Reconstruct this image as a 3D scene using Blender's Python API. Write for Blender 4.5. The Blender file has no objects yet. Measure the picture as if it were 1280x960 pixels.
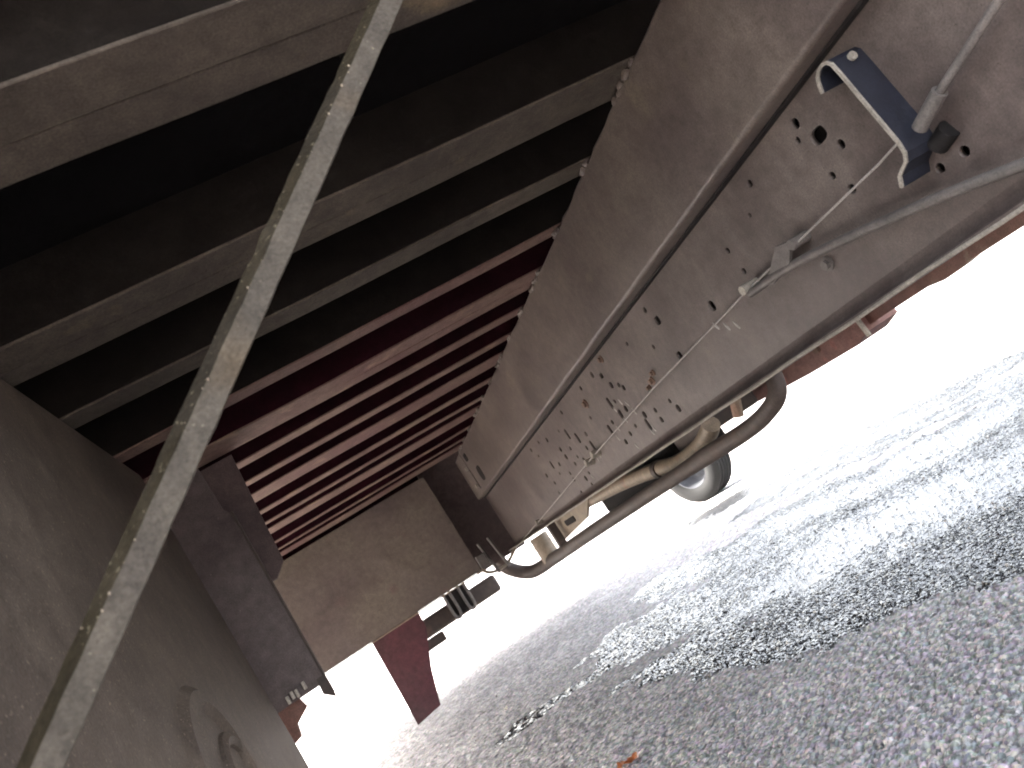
import bpy, bmesh, math, random
import numpy as np
from mathutils import Vector, Matrix, noise
R = math.radians
rnd = random.Random(7)
sc = bpy.context.scene
col = sc.collection
Y0 = 0.42                                  # rear end of the body
H = 0.58                                   # camera height above the asphalt

# ------------------------------------------------------------------ camera
d1 = np.array([-170., 320., 985.]); d1 /= np.linalg.norm(d1)          # truck axis in camera axes
d2 = np.array([2660., -1550., 985.]); d2 -= d1 * d1.dot(d2); d2 /= np.linalg.norm(d2)
up = -np.cross(d1, d2)
if up[1] > 0: up = -up
cam = bpy.data.cameras.new('camera'); cam.lens = 985 / 1280 * 36; cam.sensor_width = 36
cam.clip_start = 0.02; cam.clip_end = 2000
camo = bpy.data.objects.new('camera', cam); col.objects.link(camo)
M = Matrix(((d2[0], -d2[1], -d2[2]), (d1[0], -d1[1], -d1[2]), (up[0], -up[1], -up[2]))).to_4x4()
M.translation = (0, 0, H)
camo.matrix_world = M
cam.dof.use_dof = True; cam.dof.focus_distance = 1.5; cam.dof.aperture_fstop = 11.0
sc.camera = camo

# ------------------------------------------------------------------ sky, sun, exposure
SUN_EL, SUN_AZ = R(40), R(-45)             # azimuth of the sun measured from +Y towards +X
w = bpy.data.worlds.new("World"); sc.world = w; w.use_nodes = True
nt = w.node_tree; nt.nodes.clear()
sky = nt.nodes.new('ShaderNodeTexSky'); sky.sky_type = 'NISHITA'; sky.sun_disc = False
sky.sun_elevation = SUN_EL; sky.sun_rotation = SUN_AZ
sky.dust_density = 5.0; sky.air_density = 1.0; sky.ozone_density = .6
bg = nt.nodes.new('ShaderNodeBackground'); bg.inputs[1].default_value = 0.15
wo = nt.nodes.new('ShaderNodeOutputWorld')
hs_ = nt.nodes.new('ShaderNodeHueSaturation'); hs_.inputs['Saturation'].default_value = .38     # the photograph is white-balanced for the shade
nt.links.new(sky.outputs[0], hs_.inputs['Color']); nt.links.new(hs_.outputs[0], bg.inputs[0]); nt.links.new(bg.outputs[0], wo.inputs[0])
sl = bpy.data.lights.new('sun', 'SUN'); sl.energy = 4.5; sl.angle = R(0.5); sl.color = (1, .95, .88)
so = bpy.data.objects.new('sun', sl); col.objects.link(so)
sd = Vector((math.sin(SUN_AZ) * math.cos(SUN_EL), math.cos(SUN_AZ) * math.cos(SUN_EL), math.sin(SUN_EL)))
so.rotation_euler = sd.to_track_quat('Z', 'Y').to_euler()
so.location = (-6, 0, 6)
vs = sc.view_settings
vs.view_transform = 'Standard'; vs.look = 'None'; vs.gamma = 1; vs.exposure = 3.55; vs.use_curve_mapping = False
sc.cycles.max_bounces = 10; sc.cycles.diffuse_bounces = 6; sc.cycles.caustics_reflective = False
sc.cycles.pixel_filter_type = 'BLACKMAN_HARRIS'; sc.cycles.filter_width = 1.9
sc.cycles.sample_clamp_indirect = 8

# ------------------------------------------------------------------ materials
MATS = {}
def mat(name, c1, c2=None, scale=6.0, rough=.7, bump=.15, bscale=60, metal=0.0, rust=None, rust_amt=.6, stretch=(1, 1, 1),
        speck=None, spec_th=.7, streak=None, rough2=None, spec=.5, coat=0):
    m = bpy.data.materials.new(name); m.use_nodes = True; t = m.node_tree; b = t.nodes['Principled BSDF']
    N = t.nodes.new; L = t.links.new
    g = N('ShaderNodeNewGeometry'); mp = N('ShaderNodeMapping'); mp.inputs['Scale'].default_value = stretch
    L(g.outputs['Position'], mp.inputs[0])
    n = N('ShaderNodeTexNoise'); n.inputs['Scale'].default_value = scale; n.inputs['Detail'].default_value = 6; n.inputs['Roughness'].default_value = .62
    L(mp.outputs[0], n.inputs['Vector'])
    cr = N('ShaderNodeValToRGB'); cr.color_ramp.elements[0].position = .34; cr.color_ramp.elements[1].position = .66
    cr.color_ramp.elements[0].color = (*c1, 1); cr.color_ramp.elements[1].color = (*(c2 or c1), 1)
    L(n.outputs['Fac'], cr.inputs[0]); out = cr.outputs[0]
    def layer(out, colr, sc_, th, det=5, st=None, wdt=.06, fac=1.0, off=0):
        q = N('ShaderNodeTexNoise'); q.inputs['Scale'].default_value = sc_; q.inputs['Detail'].default_value = det
        mm = N('ShaderNodeMapping'); mm.inputs['Location'].default_value = (off, off * .7, 3.1)
        mm.inputs['Scale'].default_value = st or (1, 1, 1)
        L(g.outputs['Position'], mm.inputs[0]); L(mm.outputs[0], q.inputs['Vector'])
        rp = N('ShaderNodeMapRange'); rp.inputs[1].default_value = th; rp.inputs[2].default_value = th + wdt; rp.inputs[4].default_value = fac
        L(q.outputs['Fac'], rp.inputs[0])
        mx = N('ShaderNodeMix'); mx.data_type = 'RGBA'
        L(rp.outputs[0], mx.inputs[0]); L(out, mx.inputs[6]); mx.inputs[7].default_value = (*colr, 1)
        return mx.outputs[2]
    if rust: out = layer(out, rust, 9, rust_amt, 8, wdt=.12, fac=.85)
    if streak: out = layer(out, streak, 3, .56, 7, st=(2, 7, 1.0), wdt=.2, fac=.32, off=4)
    if speck: out = layer(out, speck, 240, spec_th, 2, wdt=.03, fac=.9, off=9)
    gm = None
    for gs, lo_, hi_ in ((330, .72, 1.30), (38, .80, 1.22)):
        gq = N('ShaderNodeTexNoise'); gq.inputs['Scale'].default_value = gs; gq.inputs['Detail'].default_value = 4; gq.inputs['Roughness'].default_value = .7
        L(g.outputs['Position'], gq.inputs['Vector']); gr = N('ShaderNodeMapRange')
        gr.inputs[1].default_value = .32; gr.inputs[2].default_value = .68; gr.inputs[3].default_value = lo_; gr.inputs[4].default_value = hi_
        L(gq.outputs['Fac'], gr.inputs[0]); ve = N('ShaderNodeVectorMath'); ve.operation = 'SCALE'
        L(out, ve.inputs[0]); L(gr.outputs[0], ve.inputs['Scale']); out = ve.outputs[0]
    L(out, b.inputs['Base Color'])
    rr = N('ShaderNodeMapRange'); rr.inputs[3].default_value = rough; rr.inputs[4].default_value = rough2 if rough2 is not None else min(1, rough + .2)
    L(n.outputs['Fac'], rr.inputs[0]); L(rr.outputs[0], b.inputs['Roughness'])
    b.inputs['Metallic'].default_value = metal; b.inputs['Specular IOR Level'].default_value = spec
    b.inputs['Coat Weight'].default_value = coat
    if bump:
        q = N('ShaderNodeTexNoise'); q.inputs['Scale'].default_value = bscale; q.inputs['Detail'].default_value = 5
        L(g.outputs['Position'], q.inputs['Vector'])
        bp = N('ShaderNodeBump'); bp.inputs['Strength'].default_value = bump; bp.inputs['Distance'].default_value = .004
        L(q.outputs['Fac'], bp.inputs['Height']); L(bp.outputs[0], b.inputs['Normal'])
    MATS[name] = m
    return m
def dim(c, k): return tuple(x * k for x in c)
m_rail = mat('dusty_frame_paint', (0.062, 0.047, 0.042), (0.108, 0.087, 0.076), 5, .40, .2, 60, rust=(0.117, 0.085, 0.062), rust_amt=.72, streak=(0.138, 0.114, 0.100), rough2=.66, speck=(0.036, 0.025, 0.021), spec_th=.72, spec=0.4)
m_sill = mat('dusty_sill_paint', (0.066, 0.051, 0.046), (0.109, 0.088, 0.073), 3.2, .36, .2, 50, rust=(0.119, 0.096, 0.071), rust_amt=.64, rough2=.6, speck=(0.038, 0.030, 0.026), spec_th=.73, spec=0.35)
m_beam = mat('beam_dust', (0.0387, 0.0315, 0.0261), (0.0657, 0.0540, 0.0432), 7, .75, .3, 120, rust=(0.1044, 0.0792, 0.0486), rust_amt=.62, spec=0.15)
m_beamr = mat('beam_flare_red', (0.082, 0.043, 0.040), (0.117, 0.079, 0.064), 5, .7, .3, 120, rust=(0.177, 0.117, 0.084), rust_amt=.60, spec=0.2)  # brown far flanges with the red of the lens flare mixed in
m_web = mat('beam_web_shade', (0.0054, 0.0042, 0.0036), (0.0096, 0.0078, 0.0066), 9, .7, .2, 60, spec=0.04)  # shade above the flanges put into the web colour
m_webr = mat('beam_web_flare_red', (0.0081, 0.0016, 0.0032), (0.0180, 0.0032, 0.0056), 6, .7, .2, 60, spec=0.05)  # far webs: shade and red lens flare both in the colour
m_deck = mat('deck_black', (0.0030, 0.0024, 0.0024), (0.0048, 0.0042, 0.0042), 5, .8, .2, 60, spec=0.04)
m_deckr = mat('deck_flare_red', (0.0112, 0.0032, 0.0048), (0.0144, 0.0040, 0.0080), 4, .7, .2, 60, spec=0.05)  # deck colour carries the red lens flare seen between far beams
m_tank = mat('tank_grey', (0.054, 0.042, 0.034), (0.081, 0.064, 0.050), 6, .5, .3, 260, speck=(0.162, 0.127, 0.096), spec_th=.66, streak=(0.107, 0.084, 0.066), spec=0.2)
m_plate = mat('plate_dark', (0.063, 0.048, 0.047), (0.105, 0.086, 0.082), 5, .6, .2, 90, speck=(0.367, 0.315, 0.262), spec_th=.74, spec=0.2)
m_bulk = mat('bulkhead', (0.069, 0.048, 0.044), (0.118, 0.094, 0.073), 3.2, .5, .15, 40, rust=(0.102, 0.064, 0.055), rust_amt=.62)
m_gus = mat('gusset_grey', (0.052, 0.037, 0.037), (0.076, 0.055, 0.052), 5, .6, .2, 90, spec=0.2)
m_drip = mat('dried_drip', (.22, .205, .19), (.30, .28, .26), 40, .6, .1, 200)
m_dark = mat('black_oily', (.012, .011, .011), (.022, .019, .018), 12, .65, .2, 90, spec=.12)
m_brk = mat('bracket_blue_black', (0.007, 0.008, 0.016), (0.012, 0.014, 0.023), 14, .5, .2, 120, rust=(0.057, 0.043, 0.033), rust_amt=.7)
m_edge = mat('bare_steel_and_highlight', (0.237, 0.213, 0.182), (0.328, 0.300, 0.255), 30, .45, .1, 120, metal=.3)  # bare steel on fittings; on the rail lip a painted sky highlight
m_pipe = mat('pipe_grey', (0.085, 0.076, 0.070), (0.124, 0.108, 0.098), 12, .45, .15, 120, spec=0.3)
m_tan = mat('tan_dirty_pipe', (0.164, 0.125, 0.086), (0.234, 0.187, 0.133), 9, .5, .15, 80, rust=(0.218, 0.102, 0.062), rust_amt=.6)
m_wire = mat('bright_wire', (0.252, 0.228, 0.204), (0.300, 0.276, 0.252), 30, .4, 0)
m_exh = mat('exhaust_rust', (0.036, 0.025, 0.021), (0.056, 0.040, 0.032), 12, .6, .3, 80, rust=(0.080, 0.048, 0.032), rust_amt=.6)
m_red = mat('red_paint', (0.110, 0.051, 0.043), (0.142, 0.076, 0.057), 6, .4, .08, 60, rust=(0.271, 0.265, 0.190), rust_amt=.56, spec=0.2)
m_pink = mat('faded_red_box', (0.160, 0.080, 0.068), (0.208, 0.120, 0.104), 5, .45, .08, 60, rust=(0.360, 0.096, 0.080), rust_amt=.6, spec=0.2)
m_flap = mat('red_flap', (0.056, 0.029, 0.030), (0.087, 0.031, 0.038), 3, .6, .1, 60, spec=0.1)
m_rub = mat('tyre_rubber', (0.004, 0.004, 0.004), (0.007, 0.007, 0.007), 20, .75, .2, 120, spec=.2)
m_rim = mat('rim_steel', (0.036, 0.038, 0.043), (0.060, 0.063, 0.072), 10, .5, .05, 60, spec=0.3)
m_leaf = mat('dry_leaf', (.45, .15, .06), (.55, .25, .10), 60, .6, .3, 300)
m_grit = mat('grit', (.12, .10, .09), (.5, .46, .42), 90, .8, .2, 300)
m_lit = mat('pale_litter', (.7, .66, .6), (.8, .77, .7), 60, .6, .1, 300)
m_blue = mat('blue_grey_casting', (0.055, 0.063, 0.084), (0.084, 0.092, 0.113), 12, .45, .1, 80, spec=0.2)
m_bolt = mat('rusty_bolt', (.10, .06, .045), (.16, .10, .07), 40, .6, .2, 200)

# brace: dusty galvanised angle with rust freckles on one edge
m_brace = mat('brace_dust', (0.0407, 0.0349, 0.0286), (0.0574, 0.0498, 0.0396), 18, .6, .35, 260, rust=(0.0538, 0.0411, 0.0273), rust_amt=.58, speck=(0.0993, 0.0859, 0.0641), spec_th=.72, spec=0.06)
m_brace2 = mat('brace_dark_face', (0.0145, 0.0112, 0.0064), (0.0272, 0.0216, 0.0137), 22, .65, .45, 200, rust=(0.0170, 0.0138, 0.0100), rust_amt=.5, speck=(0.1062, 0.0916, 0.0601), spec_th=.66, spec=0.04)  # this leg is given a darker tone, with rust freckles

# ------------------------------------------------------------------ helpers
def link(o): col.objects.link(o); return o
def empty(name, loc, label=None, cat=None, group=None):
    o = bpy.data.objects.new(name, None); o.empty_display_size = .1; o.location = loc; link(o)
    tag(o, label, cat, group); return o
def tag(o, label=None, cat=None, group=None, kind=None):
    if label: o['label'] = label
    if cat: o['category'] = cat
    if group: o['group'] = group
    if kind: o['kind'] = kind
    return o
def wpos(o):
    p = Vector(o.location)
    while o.parent: o = o.parent; p += Vector(o.location)
    return p
def build(name, bm, m, parent=None, smooth=False, bevel=0, segs=2, label=None):
    if bevel:
        bmesh.ops.bevel(bm, geom=[e for e in bm.edges if e.is_manifold and e.calc_face_angle(0) > .6], offset=bevel, segments=segs, affect='EDGES', profile=.5)
    bmesh.ops.recalc_face_normals(bm, faces=bm.faces)
    vs_ = [v.co for v in bm.verts]
    lo = Vector([min(v[i] for v in vs_) for i in range(3)]); hi = Vector([max(v[i] for v in vs_) for i in range(3)])
    c = (lo + hi) / 2
    bmesh.ops.translate(bm, verts=bm.verts, vec=-c)
    me = bpy.data.meshes.new(name); bm.to_mesh(me); bm.free()
    for mm in (m if isinstance(m, (list, tuple)) else [m]): me.materials.append(mm)
    if smooth:
        for p in me.polygons: p.use_smooth = True
        try: me.set_sharp_from_angle(angle=R(35))
        except Exception: pass
    o = bpy.data.objects.new(name, me); link(o)
    if parent is not None:
        o.parent = parent; c = c - wpos(parent)
    o.location = c
    if label: o['label'] = label
    return o
# all z below are measured from the camera's height; the +H shift happens in v()
def v(x, y, z): return Vector((x, y, z + H))
def box(bm, a, b):
    r = bmesh.ops.create_cube(bm, size=1)['verts']
    a, b = v(*a), v(*b)
    for q in r: q.co = Vector([(a[i] + b[i]) / 2 + q.co[i] * (b[i] - a[i]) for i in range(3)])
    return r
def bx(a, b):
    bm = bmesh.new(); box(bm, a, b); return bm
def tube(bm, pts, r, n=10, cap=True):
    P = [Vector(p) for p in pts]; rings = []; ref = None
    rr = r if isinstance(r, (list, tuple)) else [r] * len(P)
    for i, p in enumerate(P):
        t = (P[min(i + 1, len(P) - 1)] - P[max(i - 1, 0)]).normalized()
        if ref is None: ref = t.cross(Vector((0, 0, 1)) if abs(t.z) < .9 else Vector((1, 0, 0)))
        ref = (ref - t * ref.dot(t)).normalized(); q = t.cross(ref)
        rings.append([bm.verts.new(p + (ref * math.cos(2 * math.pi * k / n) + q * math.sin(2 * math.pi * k / n)) * rr[i]) for k in range(n)])
    for a, b in zip(rings, rings[1:]):
        for k in range(n): bm.faces.new((a[k], a[(k + 1) % n], b[(k + 1) % n], b[k]))
    if cap: bm.faces.new(rings[0][::-1]); bm.faces.new(rings[-1])
def smoothpath(pts, k=6):
    P = [Vector(p) for p in pts]; P = [P[0] * 2 - P[1]] + P + [P[-1] * 2 - P[-2]]; out = []
    for i in range(1, len(P) - 2):
        for j in range(k):
            t = j / k; a, b, c, d = P[i - 1:i + 3]
            out.append(.5 * ((2 * b) + (c - a) * t + (2 * a - 5 * b + 4 * c - d) * t * t + (3 * b - a - 3 * c + d) * t ** 3))
    out.append(P[-2]); return out
def prism(bm, pts, ext):                    # polygon (world points) extruded by vector
    a = [bm.verts.new(p) for p in pts]; e = Vector(ext); b = [bm.verts.new(p + e) for p in a_co(pts)]
    bm.faces.new(a); bm.faces.new(b[::-1]); n = len(a)
    for i in range(n): bm.faces.new((a[i], b[i], b[(i + 1) % n], a[(i + 1) % n]))
def a_co(p): return [Vector(q) for q in p]
def plate_holes(name, outline, holes, x, thick, m, parent):
    """flat plate in the YZ plane at X = x with real punched holes (curve fill, converted to mesh)"""
    cu = bpy.data.curves.new('tmp', 'CURVE'); cu.dimensions = '2D'; cu.fill_mode = 'BOTH'; cu.extrude = thick / 2
    for poly in [outline] + holes:
        s = cu.splines.new('POLY'); s.points.add(len(poly) - 1); s.use_cyclic_u = True
        for p, q in zip(s.points, poly): p.co = (q[0], q[1], 0, 1)
    ob = bpy.data.objects.new('tmp', cu); link(ob)
    me = bpy.data.meshes.new_from_object(ob.evaluated_get(bpy.context.evaluated_depsgraph_get()))
    bpy.data.objects.remove(ob)
    bm = bmesh.new(); bm.from_mesh(me); bpy.data.meshes.remove(me)
    for q in bm.verts: q.co = v(x + q.co.z, q.co.x, q.co.y)
    bmesh.ops.remove_doubles(bm, verts=bm.verts, dist=1e-5)
    return build(name, bm, m, parent)
def circ(y, z, r, n=14): return [(y + r * math.cos(2 * math.pi * k / n), z + r * math.sin(2 * math.pi * k / n)) for k in range(n)]
def slot(y, z, hw, hh, n=4, ang=0):
    r = min(hw, hh) * .8; pts = []
    for cx, cz, a0 in ((hw - r, hh - r, 0), (-(hw - r), hh - r, 90), (-(hw - r), -(hh - r), 180), (hw - r, -(hh - r), 270)):
        for k in range(n + 1):
            a = R(a0 + 90 * k / n); pts.append((cx + r * math.cos(a), cz + r * math.sin(a)))
    ca, sa = math.cos(R(ang)), math.sin(R(ang))
    return [(y + p * ca - q * sa, z + p * sa + q * ca) for p, q in pts]

# ------------------------------------------------------------------ ground
def vnoise(x, y, s, seed=0):
    r = np.random.RandomState(seed).rand(256, 256); X = x * s; Y = y * s
    xi = np.floor(X).astype(int); yi = np.floor(Y).astype(int); fx = X - xi; fy = Y - yi
    fx = fx * fx * (3 - 2 * fx); fy = fy * fy * (3 - 2 * fy); g = lambda a, b: r[a % 256, b % 256]
    return (g(xi, yi) * (1 - fx) + g(xi + 1, yi) * fx) * (1 - fy) + (g(xi, yi + 1) * (1 - fx) + g(xi + 1, yi + 1) * fx) * fy
def fbm(x, y, s, o=4, seed=0):
    a = 0; t = 0
    for i in range(o): a = a + vnoise(x, y, s * 2 ** i, seed + i) * .5 ** i; t += .5 ** i
    return a / t
def seg(x, y, a, b, wd):
    ax, ay = a; bx_, by = b; dx, dy = bx_ - ax, by - ay
    t = np.clip(((x - ax) * dx + (y - ay) * dy) / (dx * dx + dy * dy), 0, 1)
    d = np.hypot(x - ax - t * dx, y - ay - t * dy); return np.exp(-(d / wd) ** 2)
POOLS = [((1.95, 1.8), (1.40, 2.5), .50, 1.2), ((2.5, 2.3), (1.75, 3.5), .36, 1.15), ((1.15, 1.62), (.80, 2.25), .22, .78),
         ((2.85, 2.9), (2.35, 4.5), .20, .85), ((3.35, 3.0), (2.6, 5.8), .24, .72), ((1.5, 2.6), (.95, 3.4), .30, .85), ((.95, 3.4), (.38, 3.3), .12, .8),
         ((.85, 1.95), (.70, 2.6), .17, .72), ((3.0, 1.6), (3.4, 2.8), .25, .9), ((1.55, 3.0), (1.5, 4.2), .24, .9), ((1.25, 1.5), (1.5, 1.2), .18, .7)]
def wetf(x, y):
    wx = x + (fbm(x, y, 3, 3, 40) - .5) * .35; wy = y + (fbm(x, y, 3, 3, 50) - .5) * .6
    f = 0 * x
    for a, b, wd, amp in POOLS: f = np.maximum(f, amp * seg(wx, wy, a, b, wd))
    return f + (fbm(x, y, 5, 4, 60) - .5) * .6 + (fbm(x, y, 30, 3, 70) - .5) * .35
# tileable dome field of aggregate stones, 1.5 m period
NT, PER = 1024, 1.5
rs = np.random.RandomState(3); px = PER / NT
ht = np.zeros((NT, NT), np.float32); ct = np.full((NT, NT), .30, np.float32)
NS = 90000
sx, sy = rs.randint(0, NT, NS), rs.randint(0, NT, NS); rad = rs.gamma(5, .0005, NS) + .0014; top = rs.rand(NS) * .0022; shade = rs.beta(2, 3, NS)
o_ = np.argsort(top)
K = 5
for i in range(-K, K + 1):
    for j in range(-K, K + 1):
        dd = ((i * px) ** 2 + (j * px) ** 2); ok = o_[rad[o_] ** 2 > dd]
        hh = top[ok] + .6 * np.sqrt(rad[ok] ** 2 - dd)
        a, b = (sx[ok] + i) % NT, (sy[ok] + j) % NT
        np.maximum.at(ht, (a, b), hh.astype(np.float32))
for i in range(-K, K + 1):
    for j in range(-K, K + 1):
        dd = ((i * px) ** 2 + (j * px) ** 2); ok = o_[rad[o_] ** 2 > dd]
        hh = (top[ok] + .6 * np.sqrt(rad[ok] ** 2 - dd)).astype(np.float32)
        a, b = (sx[ok] + i) % NT, (sy[ok] + j) % NT
        win = hh >= ht[a, b] - 1e-6; ct[a[win], b[win]] = shade[ok][win]
def grid_mesh(name, X, Y, Z, attrs, m):
    nr, nc = X.shape; me = bpy.data.meshes.new(name)
    co = np.stack([X, Y, Z], -1).reshape(-1, 3).astype(np.float32)
    idx = np.arange(nr * nc).reshape(nr, nc); q = np.stack([idx[:-1, :-1], idx[:-1, 1:], idx[1:, 1:], idx[1:, :-1]], -1).reshape(-1, 4)
    me.vertices.add(len(co)); me.vertices.foreach_set('co', co.ravel())
    me.loops.add(q.size); me.loops.foreach_set('vertex_index', q.ravel().astype(np.int32))
    me.polygons.add(len(q)); me.polygons.foreach_set('loop_start', np.arange(0, q.size, 4, dtype=np.int32))
    me.polygons.foreach_set('use_smooth', np.ones(len(q), bool)); me.update(); me.validate()
    for k, a in attrs.items():
        at = me.attributes.new(k, 'FLOAT', 'POINT'); at.data.foreach_set('value', a.ravel().astype(np.float32))
    me.materials.append(m); o = bpy.data.objects.new(name, me); link(o); return o
def asphalt_mat():
    m = bpy.data.materials.new('asphalt'); m.use_nodes = True; t = m.node_tree; b = t.nodes['Principled BSDF']; N = t.nodes.new; L = t.links.new
    g = N('ShaderNodeNewGeometry')
    a = N('ShaderNodeAttribute'); a.attribute_name = 'stone'
    wv = N('ShaderNodeTexVoronoi'); wv.inputs['Scale'].default_value = 130; L(g.outputs['Position'], wv.inputs['Vector'])
    cr = N('ShaderNodeValToRGB'); E = cr.color_ramp.elements
    E[0].position = 0; E[0].color = (.10, .092, .088, 1); E[1].position = 1; E[1].color = (.80, .77, .74, 1)
    for p, c in ((.3, (.235, .220, .212)), (.5, (.34, .328, .32)), (.72, (.50, .47, .44))):
        e = E.new(p); e.color = (*c, 1)
    sub = N('ShaderNodeMix'); sub.data_type = 'FLOAT'; sub.inputs[0].default_value = .35
    sep = N('ShaderNodeSeparateColor'); L(wv.outputs['Color'], sep.inputs[0])
    L(a.outputs['Fac'], sub.inputs[2]); L(sep.outputs[0], sub.inputs[3]); L(sub.outputs[0], cr.inputs[0])
    hue = N('ShaderNodeMix'); hue.data_type = 'RGBA'; hue.blend_type = 'MULTIPLY'; hue.inputs[0].default_value = .22
    L(cr.outputs[0], hue.inputs[6]); L(wv.outputs['Color'], hue.inputs[7])
    n = N('ShaderNodeTexNoise'); n.inputs['Scale'].default_value = 1.3; n.inputs['Detail'].default_value = 7; L(g.outputs['Position'], n.inputs['Vector'])
    pr = N('ShaderNodeMapRange'); pr.inputs[1].default_value = .3; pr.inputs[2].default_value = .7; pr.inputs[3].default_value = 1.08; pr.inputs[4].default_value = 1.5
    L(n.outputs['Fac'], pr.inputs[0])
    w_ = N('ShaderNodeAttribute'); w_.attribute_name = 'wet'
    wm = N('ShaderNodeMapRange'); wm.inputs[1].default_value = .28; wm.inputs[2].default_value = .38; wm.inputs[3].default_value = 1; wm.inputs[4].default_value = .10
    L(w_.outputs['Fac'], wm.inputs[0])
    mu = N('ShaderNodeMath'); mu.operation = 'MULTIPLY'; L(pr.outputs[0], mu.inputs[0]); L(wm.outputs[0], mu.inputs[1])
    fin = N('ShaderNodeVectorMath'); fin.operation = 'SCALE'; L(hue.outputs[2], fin.inputs[0]); L(mu.outputs[0], fin.inputs['Scale'])
    L(fin.outputs[0], b.inputs['Base Color'])
    ro = N('ShaderNodeMapRange'); ro.inputs[1].default_value = .28; ro.inputs[2].default_value = .38; ro.inputs[3].default_value = .8; ro.inputs[4].default_value = .10
    L(w_.outputs['Fac'], ro.inputs[0]); L(ro.outputs[0], b.inputs['Roughness'])
    sp_ = N('ShaderNodeMapRange'); sp_.inputs[1].default_value = .28; sp_.inputs[2].default_value = .38; sp_.inputs[3].default_value = .06; sp_.inputs[4].default_value = .36
    L(w_.outputs['Fac'], sp_.inputs[0]); L(sp_.outputs[0], b.inputs['Specular IOR Level'])
    q = N('ShaderNodeTexNoise'); q.inputs['Scale'].default_value = 320; q.inputs['Detail'].default_value = 3; L(g.outputs['Position'], q.inputs['Vector'])
    bp = N('ShaderNodeBump'); bp.inputs['Strength'].default_value = .35; bp.inputs['Distance'].default_value = .002
    L(q.outputs['Fac'], bp.inputs['Height'])
    # water film over the stones: rounded facets that glint
    vv = N('ShaderNodeTexVoronoi'); vv.feature = 'SMOOTH_F1'; vv.inputs['Scale'].default_value = 105; vv.inputs['Smoothness'].default_value = .6
    L(g.outputs['Position'], vv.inputs['Vector'])
    b2 = N('ShaderNodeBump'); b2.inputs['Distance'].default_value = .013; b2.invert = True
    wb = N('ShaderNodeMapRange'); wb.inputs[1].default_value = .28; wb.inputs[2].default_value = .38; wb.inputs[4].default_value = 1.0
    L(w_.outputs['Fac'], wb.inputs[0]); L(wb.outputs[0], b2.inputs['Strength'])
    vn = N('ShaderNodeTexNoise'); vn.inputs['Scale'].default_value = 4.5; vn.inputs['Detail'].default_value = 4; L(g.outputs['Position'], vn.inputs['Vector'])
    vr = N('ShaderNodeMapRange'); vr.inputs[1].default_value = .42; vr.inputs[2].default_value = .58; vr.inputs[3].default_value = .008; vr.inputs[4].default_value = .030
    L(vn.outputs['Fac'], vr.inputs[0]); L(vr.outputs[0], b2.inputs['Distance'])
    L(vv.outputs['Distance'], b2.inputs['Height']); L(bp.outputs[0], b2.inputs['Normal']); L(b2.outputs[0], b.inputs['Normal'])
    L(w_.outputs['Fac'], wb.inputs[0])
    return m
m_asph = asphalt_mat()
NR, NC = 860, 640
yy = .55 * np.exp(np.linspace(0, math.log(9.0 / .55), NR)); ss = np.linspace(-.55, 1.75, NC)
Yg, Sg = np.meshgrid(yy, ss, indexing='ij'); Xg = Yg * Sg
WET = wetf(Xg, Yg)
ti = (np.floor(Xg / px).astype(int)) % NT; tj = (np.floor(Yg / px).astype(int)) % NT
hs = ht[ti, tj]; st = ct[ti, tj]
hs = hs - np.median(ht)
Zg = hs * 1.3 - .0005 + (fbm(Xg, Yg, 2.2, 3, 5) - .5) * .003 - .0036 * np.clip(WET - .6, 0, .5) / .6
# the dense sheet ends in a plain skirt that meets the wide sheet
edge = np.minimum.reduce([np.arange(NR)[:, None] / 8. + 0 * Sg, (NR - 1 - np.arange(NR))[:, None] / 8. + 0 * Sg, np.arange(NC)[None, :] / 8. + 0 * Sg, (NC - 1 - np.arange(NC))[None, :] / 8. + 0 * Sg])
Zg = np.where(edge < 1, Zg * edge - .012 * (1 - edge), Zg)
tag(grid_mesh('asphalt', Xg, Yg, Zg, {'stone': st, 'wet': WET}, m_asph), kind='structure')
bm = bmesh.new()
q = [bm.verts.new(p) for p in ((-400, -400, -.010), (400, -400, -.010), (400, 900, -.010), (-400, 900, -.010))]; bm.faces.new(q)
o = build('ground', bm, m_asph); tag(o, kind='structure')
# standing water: level sheet, the shore is where the asphalt rises through it
def water_mat():
    m = bpy.data.materials.new('water'); m.use_nodes = True; t = m.node_tree; b = t.nodes['Principled BSDF']; N = t.nodes.new; L = t.links.new
    b.inputs['Base Color'].default_value = (.035, .033, .032, 1); b.inputs['Roughness'].default_value = .05; b.inputs['IOR'].default_value = 1.45
    b.inputs['Specular IOR Level'].default_value = .9
    g = N('ShaderNodeNewGeometry'); n = N('ShaderNodeTexNoise'); n.inputs['Scale'].default_value = 110; n.inputs['Detail'].default_value = 3
    L(g.outputs['Position'], n.inputs['Vector']); bp = N('ShaderNodeBump'); bp.inputs['Strength'].default_value = .8; bp.inputs['Distance'].default_value = .007
    L(n.outputs['Fac'], bp.inputs['Height']); L(bp.outputs[0], b.inputs['Normal']); return m
m_water = water_mat()
xs = np.arange(.2, 4.8, .012); ys = np.arange(1.2, 6.6, .02)
Xw, Yw = np.meshgrid(xs, ys, indexing='xy'); Ww = wetf(Xw, Yw)
bm = bmesh.new(); vid = {}
cell = (Ww[:-1, :-1] + Ww[1:, 1:]) / 2 > .66
for r_, c_ in zip(*np.nonzero(cell)):
    f = []
    for a, b in ((r_, c_), (r_, c_ + 1), (r_ + 1, c_ + 1), (r_ + 1, c_)):
        if (a, b) not in vid: vid[(a, b)] = bm.verts.new((Xw[a, b], Yw[a, b], -.0026))
        f.append(vid[(a, b)])
    bm.faces.new(f)
tag(build('puddle_water', bm, m_water), kind='structure')

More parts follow.
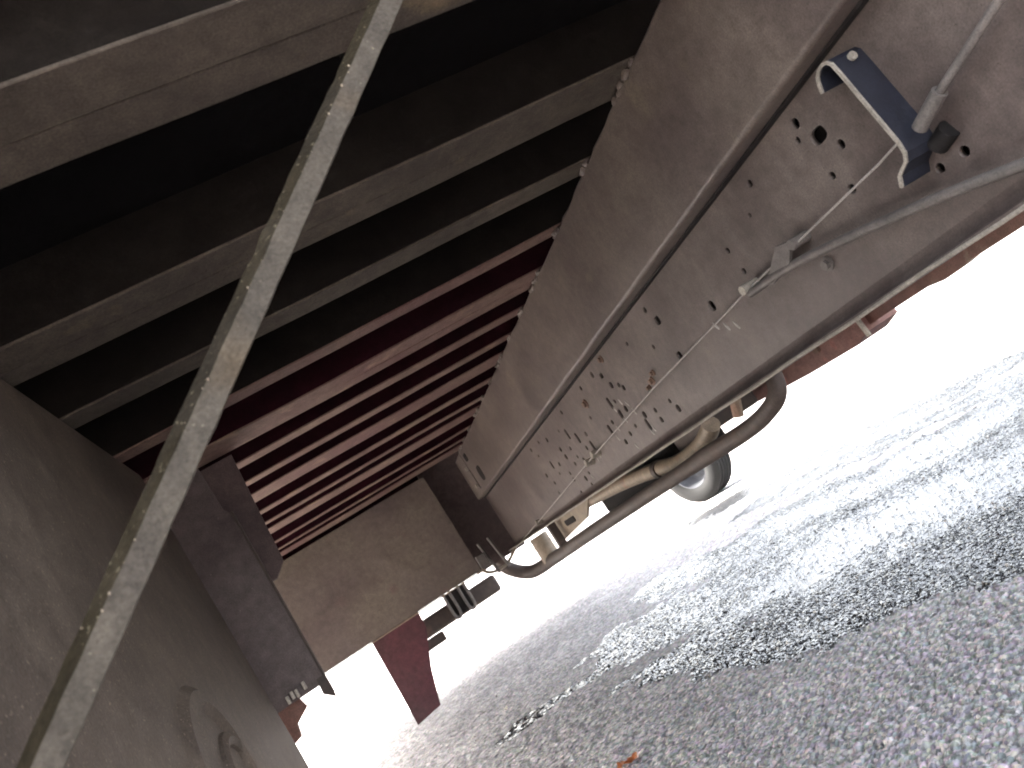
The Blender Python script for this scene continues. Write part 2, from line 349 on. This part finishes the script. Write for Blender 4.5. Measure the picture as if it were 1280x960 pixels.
# ------------------------------------------------------------------ the truck
T = empty('dump_truck', (.3, 1.5, 0), 'grey dusty underside of a truck body with frame rail, cross beams and red side panels', 'truck')
# frame rail: punched web, flanges, backing liner
circs = [(.881, .282, .0085), (.897, .263, .006), (.84, .212, .0075), (.887, .19, .0065), (.874, .157, .008), (.704, .097, .0075), (.744, .1, .007), (1.033, .278, .007), (1.08, .243, .0045), (1.185, .23, .006), (1.183, .183, .0065), (1.558, .281, .0085), (1.625, .208, .006), (1.727, .261, .006)]
far = [(2.017, .28), (2.143, .281), (2.402, .28), (2.213, .199), (1.948, .22), (1.907, .205), (1.891, .191), (1.991, .182), (1.957, .146), (2.09, .144), (2.324, .173), (2.533, .246), (2.697, .257), (2.801, .277), (2.939, .279), (2.897, .241), (2.626, .198), (2.53, .176), (2.39, .139), (2.515, .138), (2.478, .115), (2.577, .126), (2.733, .163), (2.792, .137), (2.953, .165), (2.914, .122), (2.687, .087), (2.51, .072), (2.569, .064), (2.551, .036), (2.698, .033), (2.938, .083), (2.62, .165), (2.685, .112), (2.087, .077), (1.968, .094), (1.879, .102), (1.811, .093), (1.812, .065), (1.715, .088), (1.7, .062), (2.028, .087)]
for i, (y, z) in enumerate(far): circs.append((y, z, (.0105, .008, .009, .0065)[i % 4]))
slots = [(.861, .244, .016, .011), (1.33, .179, .011, .011), (1.538, .242, .013, .010), (1.548, .151, .011, .010), (1.967, .258, .012, .008),
         (2.026, .187, .009, .019), (2.135, .132, .009, .017), (2.41, .183, .009, .019), (2.474, .217, .009, .02), (2.334, .127, .010, .024), (2.815, .181, .010, .018), (1.894, .076, .008, .017), (2.007, .145, .012, .014)]
holes = [circ(y, z, r) for y, z, r in circs] + [slot(y, z, a, b) for y, z, a, b in slots]
XW = .856
rail = empty('frame_rail', (XW - .3, .3, 0), None); rail.parent = T
plate_holes('web', [(Y0, .011), (4.16, .011), (4.16, .307), (Y0, .307)], holes, XW, .009, m_rail, rail)
build('sill_shade_strip', bx((.838, Y0, .3075), (XW - .0046, 4.15, .3122)), m_dark, rail)  # dark strip added for the shaded gap under the sill
build('liner', bx((XW + .03, Y0, .02), (XW + .04, 4.1, .3)), m_dark, rail)
bm = bmesh.new()
for z0, z1, xl in ((.002, .011, .806), (.307, .312, .85)):
    build('flange', bx((xl, Y0, z0), (XW + .0045, 4.16, z1)), m_rail, rail, bevel=.0035, segs=2)
# rounded root between web and bottom flange
bm = bmesh.new(); rr = .022
for zc, s in ((.011, 1),):
    bm = bmesh.new(); pr = [v(XW - .0046, Y0, zc), v(XW - .0046, Y0, zc + s * rr)] + [v(XW - .0046 - rr + rr * math.cos(R(a)), Y0, zc + s * (rr - rr * math.sin(R(a)))) for a in (20, 40, 60, 78)] + [v(XW - .0046 - rr, Y0, zc)]
    prism(bm, pr, (0, 4.14 - Y0, 0)); build('fillet', bm, m_rail, rail, smooth=True)
bm = bmesh.new()
tube(bm, [v(.8055 + .0012 * math.sin(i * 2.1), Y0 + i * .0672, .005 + .0012 * math.sin(i * 1.3)) for i in range(57)], .0032, 6)  # pale bead along the edge, painted as the sky light it catches
build('lip_highlight', bm, m_edge, rail, label='lower lip of the frame rail with its sky highlight coloured in')
# bolts in the web
for y, z, r in ((1.001, .098, .013), (1.728, .152, .012), (1.76, .145, .008), (2.178, .238, .016), (1.904, .288, .012), (1.70, .165, .009)):
    b = bmesh.new(); tube(b, [v(XW - .004, y, z), v(XW - .008, y, z)], r * .9, 16)
    tube(b, [v(XW - .008, y, z), v(XW - .015, y, z)], r * .6, 6)
    build('bolt', b, m_bolt if y > 1.1 else m_pipe, rail, bevel=.001, segs=1)
# dried drips under the bolt holes
for y, z in ((1.96, .17), (1.93, .155), (2.02, .165), (2.0, .125), (2.08, .12), (1.90, .055), (1.88, .06), (2.04, .05), (2.12, .10), (1.92, .125), (2.33, .095), (2.36, .088), (2.5, .055), (1.33, .13), (1.36, .145), (1.30, .12)):
    c = v(XW - .0045, y, z); bm = bmesh.new()
    for q in bmesh.ops.create_icosphere(bm, subdivisions=2, radius=1)['verts']:
        k = 1 - .45 * q.co.z; q.co = c + Vector((q.co.x * .0016, q.co.y * .0040 * k + q.co.z * .003, q.co.z * .011))
    build('dried_drip', bm, m_drip, rail, smooth=True)
# body sill resting on the rail
def sill_profile(y):
    rr = .010; pts = []
    for cx, cz, a0 in ((.80 + rr, .3125 + rr, 180),):
        for k in range(7):
            a = R(a0 + 90 * k / 6); pts.append((cx + rr * math.cos(a), cz + rr * math.sin(a)))
    return pts + [(.90, .3125), (.90, .552), (.806, .552), (.80, .546)]
bm = bmesh.new(); rings = []; nY = 110
for i in range(nY + 1):
    y = Y0 + (4.12 - Y0) * i / nY; pr = sill_profile(y); ring = []
    for j, (x, z) in enumerate(pr):
        k = noise.noise(Vector((y * 5, z * 8, 2))) * .0035 + noise.noise(Vector((y * 1.3, z * 3, 9))) * .004
        if z > .5 and x < .82: k += noise.noise(Vector((y * 22, 1, 5))) * .005
        ring.append(bm.verts.new(v(x + k, y, z + (noise.noise(Vector((y * 16, 3, 3))) * .003 if z > .54 else 0))))
    rings.append(ring)
for a, b in zip(rings, rings[1:]):
    for k in range(len(a)): bm.faces.new((a[k], a[(k + 1) % len(a)], b[(k + 1) % len(a)], b[k]))
bm.faces.new(rings[0]); bm.faces.new(rings[-1][::-1])
sill = build('body_sill', bm, m_sill, T, smooth=True)
# seam end plate and its slot
b = bx((.794, 3.87, .335), (.7985, 3.88, .550)); build('splice_plate', b, m_plate, sill)
b = bmesh.new(); prism(b, [v(.7965, y, z) for y, z in slot(3.69, .385, .045, .038)], (.006, 0, 0)); build('access_slot', b, m_dark, sill)
b = bmesh.new(); prism(b, [v(.7965, y, z) for y, z in slot(3.80, .50, .03, .02)], (.006, 0, 0)); build('access_slot', b, m_dark, sill)
for z in (.36, .46):
    b = bmesh.new(); tube(b, [v(.795, 3.9, z), v(.785, 3.9, z)], .011, 6); build('bolt', b, m_edge, sill)
# dark recessed closing plates behind the rail end
build('rail_end_plate', bx((.60, 4.165, -.01), (.90, 4.18, .655)), m_gus, T)
# cross beams under the deck: two legs and a bottom flange, wide ones are back to back with a crack
beams = [(.620, .745, 1), (1.02, 1.13, 1), (1.305, 1.365, 0), (1.572, 1.622, 0), (1.80, 1.925, 1),
         (2.045, 2.10, 0), (2.255, 2.305, 0), (2.43, 2.56, 1), (2.70, 2.755, 0), (2.92, 2.965, 0), (3.07, 3.20, 1), (3.385, 3.43, 0), (3.60, 3.64, 0), (3.73, 3.87, 1), (4.2, 4.26, 0), (4.5, 4.56, 0)]
def channel(bm, y0, y1, zb, part, x0=-.93, x1=1.5):
    n = 34; prof = [(y0, zb + .0012), (y0 + .0012, zb), (y1 - .002, zb), (y1, zb + .002), (y1, zb + .004), (y0, zb + .004)] if part == 'flange' else [(y0 + .002, .66), (y0 + .002, zb + .004), (y0 + .012, zb + .004), (y0 + .012, .66)]
    rings = []
    for i in range(n + 1):
        x = x0 + (x1 - x0) * i / n; dy = noise.noise(Vector((x * 3, y0 * 7, 0))) * .003; dz = noise.noise(Vector((x * 2.5, y0 * 5, 4))) * .003
        rings.append([bm.verts.new(v(x, y + dy + (noise.noise(Vector((x * 30, y0, j))) * .001), z + (dz if z < .6 else 0))) for j, (y, z) in enumerate(prof)])
    for a, b in zip(rings, rings[1:]):
        for k in range(len(a)): bm.faces.new((a[k], a[(k + 1) % len(a)], b[(k + 1) % len(a)], b[k]))
    bm.faces.new(rings[0]); bm.faces.new(rings[-1][::-1])
for y0, y1, wide in beams:
    zb = .556; c = y0 + (y1 - y0) * .56
    spans = [(y0, c - .0016, zb), (c + .0016, y1, zb + .002)] if wide else [(y0, y1, zb)]
    bt = empty('cross_beam', (.285, (y0 + y1) / 2, .556 + H)); bt.location -= T.location; bt.parent = T
    for a, b, z in spans:
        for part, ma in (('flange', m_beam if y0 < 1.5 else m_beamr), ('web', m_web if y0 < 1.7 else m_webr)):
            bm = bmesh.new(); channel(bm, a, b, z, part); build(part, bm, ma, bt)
# weld lumps where beams meet the sill
for y0, y1, wide in beams[:16]:
    bm = bmesh.new(); n = 5 if wide else 3
    for k in range(n):
        c = v(.801 + rnd.uniform(-.003, .003), y0 + (y1 - y0) * (k + .5) / n + rnd.uniform(-.006, .006), .552 + rnd.uniform(-.004, .002))
        r_ = bmesh.ops.create_icosphere(bm, subdivisions=2, radius=rnd.uniform(.005, .008), matrix=Matrix.Translation(c))['verts']
        for q in r_: q.co.y = c.y + (q.co.y - c.y) * 1.8; q.co += (q.co - c).normalized() * noise.noise(q.co * 150) * .004
    build('weld_bead', bm, m_sill, T, smooth=True)
# body deck, unseen walls sized and dropped low to cast the shade
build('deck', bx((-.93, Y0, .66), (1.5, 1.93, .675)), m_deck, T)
build('deck', bx((-.93, 1.93, .661), (1.5, 6.86, .676)), m_deckr, T, label='deck sheet above the far beams, tinted with red lens flare')
build('shade_side_wall', bx((-.97, Y0, .12), (-.93, 6.9, 1.7)), m_red, T)
build('shade_side_wall', bx((1.5, Y0, .45), (1.54, 6.9, 1.7)), m_red, T)
build('shade_end_wall', bx((-.93, 6.86, .03), (1.5, 6.9, 1.7)), m_red, T)  # unseen; hung low here to set the far edge of the shadow
# left rail side, tank
bm = bmesh.new(); n = 40; rr = .03
bm = bx((-.85, .44, -.30), (-.23, 1.68, .548))
for q in bm.verts:
    if q.co.y > 1 and q.co.z < H: q.co.y += .13
tank = build('fuel_tank', bm, m_tank, T, smooth=True, bevel=.028, segs=5)
bm = bmesh.new()
cyy, czz, rr = 1.13, -.060, .125
tube(bm, [v(-.2445, cyy + rr * math.cos(R(a)) * (1 if a < 90 else 1.1), czz + rr * math.sin(R(a)) * 1.0) for a in range(0, 361, 8)], .025, 10, cap=False)
build('pressed_ring', bm, m_tank, tank, smooth=True)
bm = bmesh.new()
tube(bm, [v(-.2345, 1.19 + .075 * math.cos(R(a)), -.075 + .075 * math.sin(R(a))) for a in range(0, 361, 12)], .013, 8, cap=False)
build('pressed_ring', bm, m_tank, tank, smooth=True)
build('filler_cap', bx((-.235, .62, -.02), (-.222, .70, .0)), m_pipe, tank, bevel=.004)
# gusset and dark hanger plate behind the tank
bm = bmesh.new(); prism(bm, [v(-.30, 1.93, .553), v(-.072, 1.93, .553), v(-.088, 1.93, .27), v(-.12, 1.93, .24), v(-.30, 1.93, .24)], (0, .008, 0))
gus = build('gusset_plate', bm, m_gus, T, bevel=.002, segs=1)
bm = bmesh.new(); prism(bm, [v(-.62, 1.90, .553), v(-.150, 1.90, .553), v(-.146, 1.90, .44), v(-.134, 1.90, .42), v(-.134, 1.90, -.015), v(-.62, 1.90, -.015)], (0, .008, 0))
build('hanger_plate', bm, m_plate, T)
build('edge_strip', bx((-.135, 1.897, -.045), (-.1295, 1.912, .425)), m_exh, T, bevel=.002)
b = bmesh.new(); prism(b, [v(-.131, 1.894, .0), v(-.131, 1.894, -.054), v(-.152, 1.894, -.035), v(-.15, 1.894, .0)], (0, .016, 0)); build('hook', b, m_exh, T)
for x, z in ((-.223, -.004), (-.211, .0), (-.201, -.002), (-.181, .004)):
    build('bolt', bx((x, 1.888, z - .009), (x + .007, 1.899, z + .009)), m_edge, T, bevel=.0015)
b = bmesh.new(); prism(b, [v(-.48, 1.92, -.015), v(-.202, 1.92, -.015), v(-.196, 1.92, -.038), v(-.23, 1.92, -.058), v(-.235, 1.92, -.085), v(-.26, 1.92, -.092), v(-.48, 1.92, -.092)], (0, .022, 0)); build('red_bracket', b, m_red, T)
# bulkhead across the frame at the far end
bm = bmesh.new(); nx, nz = 48, 30
gv = [[bm.verts.new(v(-.60 + 1.2 * i / nx, 4.0 + .006 * noise.noise(Vector((i * .12, j * .10, 1))) + (-.005 * math.exp(-((-.60 + 1.2 * i / nx - .27 - .06 * math.sin(j * .25)) / .018) ** 2) if 8 < j < 24 else 0) + (-.004 * math.exp(-((-.60 + 1.2 * i / nx - .12 - .05 * math.sin(j * .22 + 1)) / .018) ** 2) if 10 < j < 22 else 0), .002 + .553 * j / nz)) for i in range(nx + 1)] for j in range(nz + 1)]
for j in range(nz):
    for i in range(nx): bm.faces.new((gv[j][i], gv[j][i + 1], gv[j + 1][i + 1], gv[j + 1][i]))
r_ = bmesh.ops.extrude_face_region(bm, geom=list(bm.faces)); bmesh.ops.translate(bm, verts=[q for q in r_['geom'] if isinstance(q, bmesh.types.BMVert)], vec=(0, .02, 0))
bulk = build('bulkhead', bm, m_bulk, T, smooth=True)
build('bottom_trim', bx((-.60, 3.99, -.006), (.60, 4.03, .001)), m_tan, bulk, bevel=.002)
# things hanging under the far end
bm = bmesh.new(); prism(bm, [v(-.026, 4.8, .05), v(.285, 4.8, .05), v(.275, 4.8, -.10), v(.185, 4.8, -.30), v(.125, 4.8, -.50), v(-.035, 4.8, -.52), v(-.03, 4.8, -.3)], (0, .012, 0))
fl = build('mud_flap', bm, m_flap, T, bevel=.002, segs=1)
bm = bmesh.new(); box(bm, (.10, 4.98, -.165), (.80, 5.06, -.055)); build('axle_beam', bm, m_exh, T, bevel=.02, segs=3)
bm = bmesh.new(); box(bm, (.46, 4.92, -.15), (.60, 4.99, .0)); build('spring_block', bm, m_dark, T, bevel=.015, segs=2)
for x in (.46, .56):
    b = bmesh.new(); tube(b, smoothpath([v(x, 4.9, .02), v(x, 4.9, -.13), v(x + .02, 4.9, -.16), v(x + .04, 4.9, -.13), v(x + .04, 4.9, .02)]), .009, 8); build('u_bolt', b, m_pipe, T, smooth=True)
build('step_plate', bx((.20, 5.0, -.23), (.36, 5.05, -.17)), m_exh, T, bevel=.01)
# bracket bolted to the rail: transverse channel with curled lips
def strip(bm, path, x0, x1, th=.004):
    n = len(path); P = [Vector((0, y, z)) for y, z in path]; rows = []
    for i in range(n):
        t = (P[min(i + 1, n - 1)] - P[max(i - 1, 0)]).normalized(); nn = Vector((0, -t.z, t.y)) * th / 2
        for s in (1, -1): pass
        rows.append([bm.verts.new(v(x, *(P[i] + nn * s)[1:])) for x, s in ((x0, 1), (x1, 1), (x1, -1), (x0, -1))])
    for a, b in zip(rows, rows[1:]):
        for k in range(4): bm.faces.new((a[k], a[(k + 1) % 4], b[(k + 1) % 4], b[k]))
    bm.faces.new(rows[0]); bm.faces.new(rows[-1][::-1])
bm = bmesh.new()
pth = [(.762, .262), (.757, .274), (.752, .281), (.744, .285), (.735, .286), (.728, .283), (.724, .277), (.723, .26), (.722, .20), (.721, .15), (.723, .135), (.730, .126), (.741, .122), (.750, .118), (.758, .106)]
strip(bm, pth, .8025, XW - .005)
brk = build('bracket', bm, m_brk, T)
bm = bmesh.new(); strip(bm, pth, .799, .8024, .0042); build('bare_edge', bm, m_edge, brk)
bm = bmesh.new(); tube(bm, [v(.828, .7205, .272), v(.828, .716, .272)], .006, 12); build('rivet', bm, m_edge, brk, smooth=True)
bm = bmesh.new(); tube(bm, [v(.846, .695, .128), v(.846, .722, .122)], .013, 14); build('grommet', bm, m_dark, brk, smooth=True)
# long thin rods and lines along the rail
b = bmesh.new(); tube(b, [v(.822, .30, .29), v(.82, .542, .187), v(.818, .662, .160)], .0055, 12); tb = build('brake_tube', b, m_pipe, T, smooth=True)
b = bmesh.new(); tube(b, [v(.818, .652, .1625), v(.8165, .70, .1475)], .0095, 12); build('fitting', b, m_pipe, tb, smooth=True)
b = bmesh.new(); tube(b, smoothpath([v(.82, .2, -.07), v(.819, .4, -.025), v(.82, .633, .042), (v(.822, .82, .087)), v(.824, 1.03, .128), v(.826, 1.17, .142)], 8), .0072, 12); build('support_rod', b, m_pipe, T, smooth=True)
b = bmesh.new(); tube(b, [v(.803, .725, .150), v(.812, .775, .149), v(.825, .99, .150), v(.830, 1.156, .150), v(.832, 1.7, .134), v(.832, 2.31, .104), v(.832, 3.2, .050), v(.83, 4.1, .0)], [.0017, .0017, .0017, .0019, .0022, .0024, .0026, .0028], 8); build('wire', b, m_wire, T, smooth=True)
b = bmesh.new(); prism(b, [v(.818, 1.00, .158), v(.818, 1.035, .168), v(.822, 1.115, .132), v(.822, 1.10, .126), v(.818, 1.03, .134)], (.006, 0, 0)); clip = build('wire_clip', b, m_pipe, T, bevel=.001, segs=1)
for y, z, r in ((1.0, .152, .009), (1.17, .153, .009)):
    b = bmesh.new(); tube(b, [v(.815, y, z), v(XW - .005, y, z)], r, 8); build('clip_bolt', b, m_edge if y > 1.1 else m_pipe, clip, smooth=True)
for y, z in ((2.31, .108), (2.40, .100), (3.4, .04)):
    b = bmesh.new(); tube(b, [v(.822, y, z), v(XW - .005, y, z - .006)], .012, 8); build('line_clamp', b, m_edge, T, smooth=True)
# outboard exhaust with tan pipe and clamps
ex = [(.99, 1.50, .03, .020), (.96, 1.49, -.030, .020), (.95, 1.56, -.056, .020), (.95, 1.68, -.068, .021), (.95, 1.90, -.074, .024), (.95, 2.13, -.082, .022), (.95, 2.62, -.098, .025), (.95, 3.35, -.124, .029), (.94, 4.0, -.150, .032), (.86, 4.26, -.150, .036), (.77, 4.30, -.06, .036), (.74, 4.30, .06, .036), (.72, 4.30, .2, .036)]
b = bmesh.new(); sm = smoothpath([v(*e[:3]) for e in ex], 7); rr_ = [ex[min(len(ex) - 1, i // 7)][3] + (ex[min(len(ex) - 1, i // 7 + 1)][3] - ex[min(len(ex) - 1, i // 7)][3]) * (i % 7) / 7 for i in range(len(sm))]
tube(b, sm, rr_, 16); exh = build('exhaust_pipe', b, m_exh, T, smooth=True)
b = bmesh.new(); tube(b, [v(.985, 1.66, .05), v(.97, 1.70, -.03)], .014, 10); build('hanger', b, m_tan, exh, smooth=True)
b = bmesh.new(); tube(b, smoothpath([v(1.03, 3.9, .02), v(1.03, 3.25, -.005), v(1.03, 2.8, -.018), v(1.03, 2.45, -.040), v(1.03, 2.25, -.058), v(1.03, 2.08, -.048), v(1.03, 1.99, -.028), v(1.03, 1.95, -.012)], 7), .026, 12); tp = build('tan_pipe', b, m_tan, T, smooth=True)
b = bmesh.new(); tube(b, [v(1.03, 2.40, -.046), v(1.03, 2.43, -.042)], .031, 14); build('clamp', b, m_exh, tp, smooth=True)
build('frame_box', bx((1.09, 2.12, -.035), (1.30, 2.35, .20)), m_exh, T, bevel=.01)
build('frame_box', bx((1.09, 2.40, -.105), (1.30, 3.30, .20)), m_dark, T, bevel=.02)
b = bmesh.new(); prism(b, [v(1.0, 3.15, .0), v(1.0, 3.9, .0), v(1.0, 3.85, -.10), v(1.0, 3.3, -.06)], (.012, 0, 0)); sp = build('side_plate', b, m_tan, T)
b = bmesh.new(); prism(b, [v(.997, y, z) for y, z in slot(3.55, -.035, .09, .014)], (.004, 0, 0)); build('slot_hole', b, m_dark, sp)
b = bmesh.new(); tube(b, [v(.95, 4.05, -.01), v(.95, 4.05, -.15)], .05, 16); tube(b, [v(.95, 4.05, -.055), v(.95, 4.05, -.062)], .056, 16); build('relay_valve', b, m_tan, T, smooth=True)
build('strap', bx((.94, 3.72, -.15), (.98, 3.76, .01)), m_exh, T, bevel=.003)
b = bmesh.new(); tube(b, smoothpath([v(.83, 4.12, .0), v(.74, 4.1, -.045), v(.64, 4.0, -.035), v(.60, 3.98, .0)], 7), .008, 8); build('air_line', b, m_tan, T, smooth=True)
for x in (.66, .72):
    b = bmesh.new(); tube(b, [v(x, 4.03, .12), v(x + .02, 4.03, -.06)], .008, 8); build('air_line', b, m_pipe, T, smooth=True)
build('tank_bracket', bx((.61, 4.0, -.005), (.66, 4.03, .07)), m_pipe, T, bevel=.004)
# outboard red side skirt and its box
bm = bmesh.new(); prism(bm, [v(1.4, .2, .25), v(1.4, .2, -.022), v(1.4, 1.30, -.022), v(1.4, 1.33, -.026), v(1.4, 1.39, -.028), v(1.4, 1.44, -.021), v(1.4, 1.66, -.022), v(1.4, 1.66, .25)], (.03, 0, 0))
sk = build('side_skirt', bm, m_red, T, bevel=.004)
build('skirt_rail', bx((1.36, .2, .02), (1.398, 1.66, .05)), m_pink, sk, bevel=.004)
bm = bmesh.new(); prism(bm, [v(1.38, 1.66, .25), v(1.38, 1.66, -.034), v(1.38, 1.72, -.050), v(1.38, 1.95, -.048), v(1.38, 2.3, -.036), v(1.38, 2.9, -.02), v(1.38, 2.9, .25)], (.11, 0, 0))
bxo = build('side_box', bm, m_pink, T, bevel=.008)
build('corner_strip', bx((1.372, 1.652, -.044), (1.379, 1.664, .2)), m_edge, bxo)
b = bmesh.new(); tube(b, [v(1.38, 1.86, .0), v(1.37, 1.86, .0)], .012, 10); build('bolt', b, m_bolt, bxo)
for y in (.6, 1.5, 2.3):
    build('skirt_hanger', bx((1.3, y, .2), (1.372, y + .05, .556)), m_exh, T)
# the diagonal angle iron close to the lens
A, B = v(.318, .515, .4740), v(-.228, .49, .0015)
t = (B - A).normalized(); side = t.cross(Vector((0, 1, 0))).normalized()      # lies in the XZ plane
if side.x < 0: side = -side
def brace_face(off0, off1, y0, y1, th, m, name, seed, jag0=0, jag1=0):
    bm = bmesh.new(); rows = []; n = 120
    for i in range(n + 1):
        s = i / n; c = A.lerp(B, s)
        j0 = noise.noise(Vector((s * 40, seed, 0))) * jag0; j1 = noise.noise(Vector((s * 34, seed, 7))) * jag1
        p0 = c + side * (off0 + j0) + Vector((0, y0, 0)); p1 = c + side * (off1 + j1) + Vector((0, y1, 0))
        nn = (p1 - p0).cross(t).normalized() * th
        rows.append([bm.verts.new(q) for q in (p0, p1, p1 + nn, p0 + nn)])
    for a, b in zip(rows, rows[1:]):
        for k in range(4): bm.faces.new((a[k], a[(k + 1) % 4], b[(k + 1) % 4], b[k]))
    bm.faces.new(rows[0]); bm.faces.new(rows[-1][::-1])
    return bm
br = empty('angle_brace', (-.2, -1.0, 0), None); br.parent = T; tag(br, 'long dusty angle iron brace running diagonally in front of the beams')
build('front_leg', brace_face(-.002, .0140, 0, 0, .002, m_brace, '', 1, .0008, .0006), m_brace, br)
build('side_leg', brace_face(-.0125, -.0022, .010, 0, .002, m_brace2, '', 5, .0012, .0006), m_brace2, br)
bm = bmesh.new()
for i in range(36):
    s = rnd.random() ** .8; c = A.lerp(B, s) + side * (rnd.choice([-.0100, -.0025]) + rnd.uniform(-.001, .001)) + Vector((0, .008 if False else 0, 0))
    c.y = A.lerp(B, s).y + (.0085 if (c - A.lerp(B, s)).dot(side) < -.006 else -.0004)
    bmesh.ops.create_icosphere(bm, subdivisions=1, radius=rnd.uniform(.0003, .0009), matrix=Matrix.Translation(c) @ Matrix.Diagonal((1, .6, 1.4, 1)))
tag(build('rust_flakes', bm, m_tan, br), kind='stuff')

# ------------------------------------------------------------------ wheel standing beyond the rail
Wd = empty('wheel', (3.12, 6.62, 0), 'black tyre on a bright steel rim standing on the asphalt beyond the frame rail', 'wheel')
WR, WW = .335, .24
n_ = Vector((-.92, -.39, 0)).normalized(); cW = Vector((3.12, 6.62, WR))
uW = Vector((0, 0, 1)); sW = n_.cross(uW)
def lathe(prof, n=72, f=None):
    bm = bmesh.new(); rings = []
    for i in range(n):
        a = 2 * math.pi * i / n; d = uW * math.cos(a) + sW * math.sin(a)
        rings.append([bm.verts.new(cW + d * (r + (f(i, k) if f else 0)) + n_ * h) for k, (r, h) in enumerate(prof)])
    for i in range(n):
        a, b = rings[i], rings[(i + 1) % n]
        for k in range(len(prof) - 1): bm.faces.new((a[k], a[k + 1], b[k + 1], b[k]))
    return bm
pr = [(.185, .10), (.20, .118), (.24, .13), (.285, .128), (.315, .116), (.330, .10)]
for k in range(5):
    c = .084 - k * .042; pr += [(WR, c + .014), (WR, c - .013), (WR - .022, c - .015), (WR - .022, c - .027)]
pr += [(.330, -.105), (.31, -.12), (.27, -.13), (.22, -.12), (.185, -.10)]
build('tyre', lathe(pr, 96), m_rub, Wd, smooth=True)
rim = build('rim', lathe([(.192, .11), (.196, .116), (.188, .118), (.18, .09), (.165, .045), (.15, .01), (.13, -.005), (.10, .012), (.075, .03), (.05, .034), (.001, .034)], 64), m_rim, Wd, smooth=True)
build('hub', lathe([(.045, .034), (.043, .075), (.03, .085), (.001, .086)], 32), m_rim, rim, smooth=True)
for k in range(5):
    a = 2 * math.pi * k / 5; c = cW + (uW * math.cos(a) + sW * math.sin(a)) * .062 + n_ * .034
    b = bmesh.new(); tube(b, [c, c + n_ * .02], .011, 6); build('wheel_nut', b, m_bolt, rim)

# ------------------------------------------------------------------ small litter
bm = bmesh.new()
for i in range(420):
    y = 1.0 + 4 * rnd.random() ** 1.6; x = y * rnd.uniform(.0, 1.0); r_ = rnd.uniform(.0018, .0045)
    vs2 = bmesh.ops.create_icosphere(bm, subdivisions=1, radius=r_, matrix=Matrix.Translation((x, y, .003 + r_ * .3)))['verts']
    for q in vs2: q.co += noise.noise_vector(q.co * 300) * r_ * .5
tag(build('loose_grit', bm, m_grit), kind='stuff')
def leaf(name, x, y, r, rot, m, label, cat, elong=1.6):
    bm = bmesh.new(); rows = []
    for i in range(13):
        t_ = i / 12; wd = r * math.sin(math.pi * min(1, t_ * .98 + .01)) ** .7 * (1 + .25 * math.sin(i * 2.3)); row = []
        for k in (-1, -.5, 0, .5, 1):
            p = Vector(((t_ - .5) * 2 * r * elong, k * wd, .004 + .35 * abs(k) * wd + .006 * math.sin(t_ * 7)))
            row.append(bm.verts.new(Matrix.Rotation(rot, 4, 'Z') @ p + Vector((x, y, .002))))
        rows.append(row)
    for a, b in zip(rows, rows[1:]):
        for k in range(4): bm.faces.new((a[k], b[k], b[k + 1], a[k + 1]))
    bmesh.ops.solidify(bm, geom=list(bm.faces), thickness=.0006)
    o = build(name, bm, m, None, smooth=True); tag(o, label, cat); return o
leaf('fallen_leaf', .36, 2.02, .022, .4, m_leaf, 'orange brown curled dry leaf lying on the dry asphalt at the bottom edge', 'leaf')
leaf('paper_scrap', .335, 3.80, .010, 1.2, m_lit, 'small pale scrap lying on the asphalt left of the wet streak', 'scrap', 1.1)

# ------------------------------------------------------------------ thin haze added in place of lens glare
m_glare = bpy.data.materials.new('glare_scatter'); m_glare.use_nodes = True; t = m_glare.node_tree; t.nodes.clear()
pv = t.nodes.new('ShaderNodeVolumePrincipled'); pv.inputs['Color'].default_value = (.95, .93, .92, 1); pv.inputs['Density'].default_value = .0015; pv.inputs['Anisotropy'].default_value = .6
oo = t.nodes.new('ShaderNodeOutputMaterial'); t.links.new(pv.outputs[0], oo.inputs['Volume'])
bm = bmesh.new(); r_ = bmesh.ops.create_cube(bm, size=1)['verts']
for q in r_: q.co = Vector((q.co.x * 900, 250 + q.co.y * 1400, -1 if q.co.z < 0 else 3.2))
tag(build('glare_haze', bm, m_glare), kind='stuff')
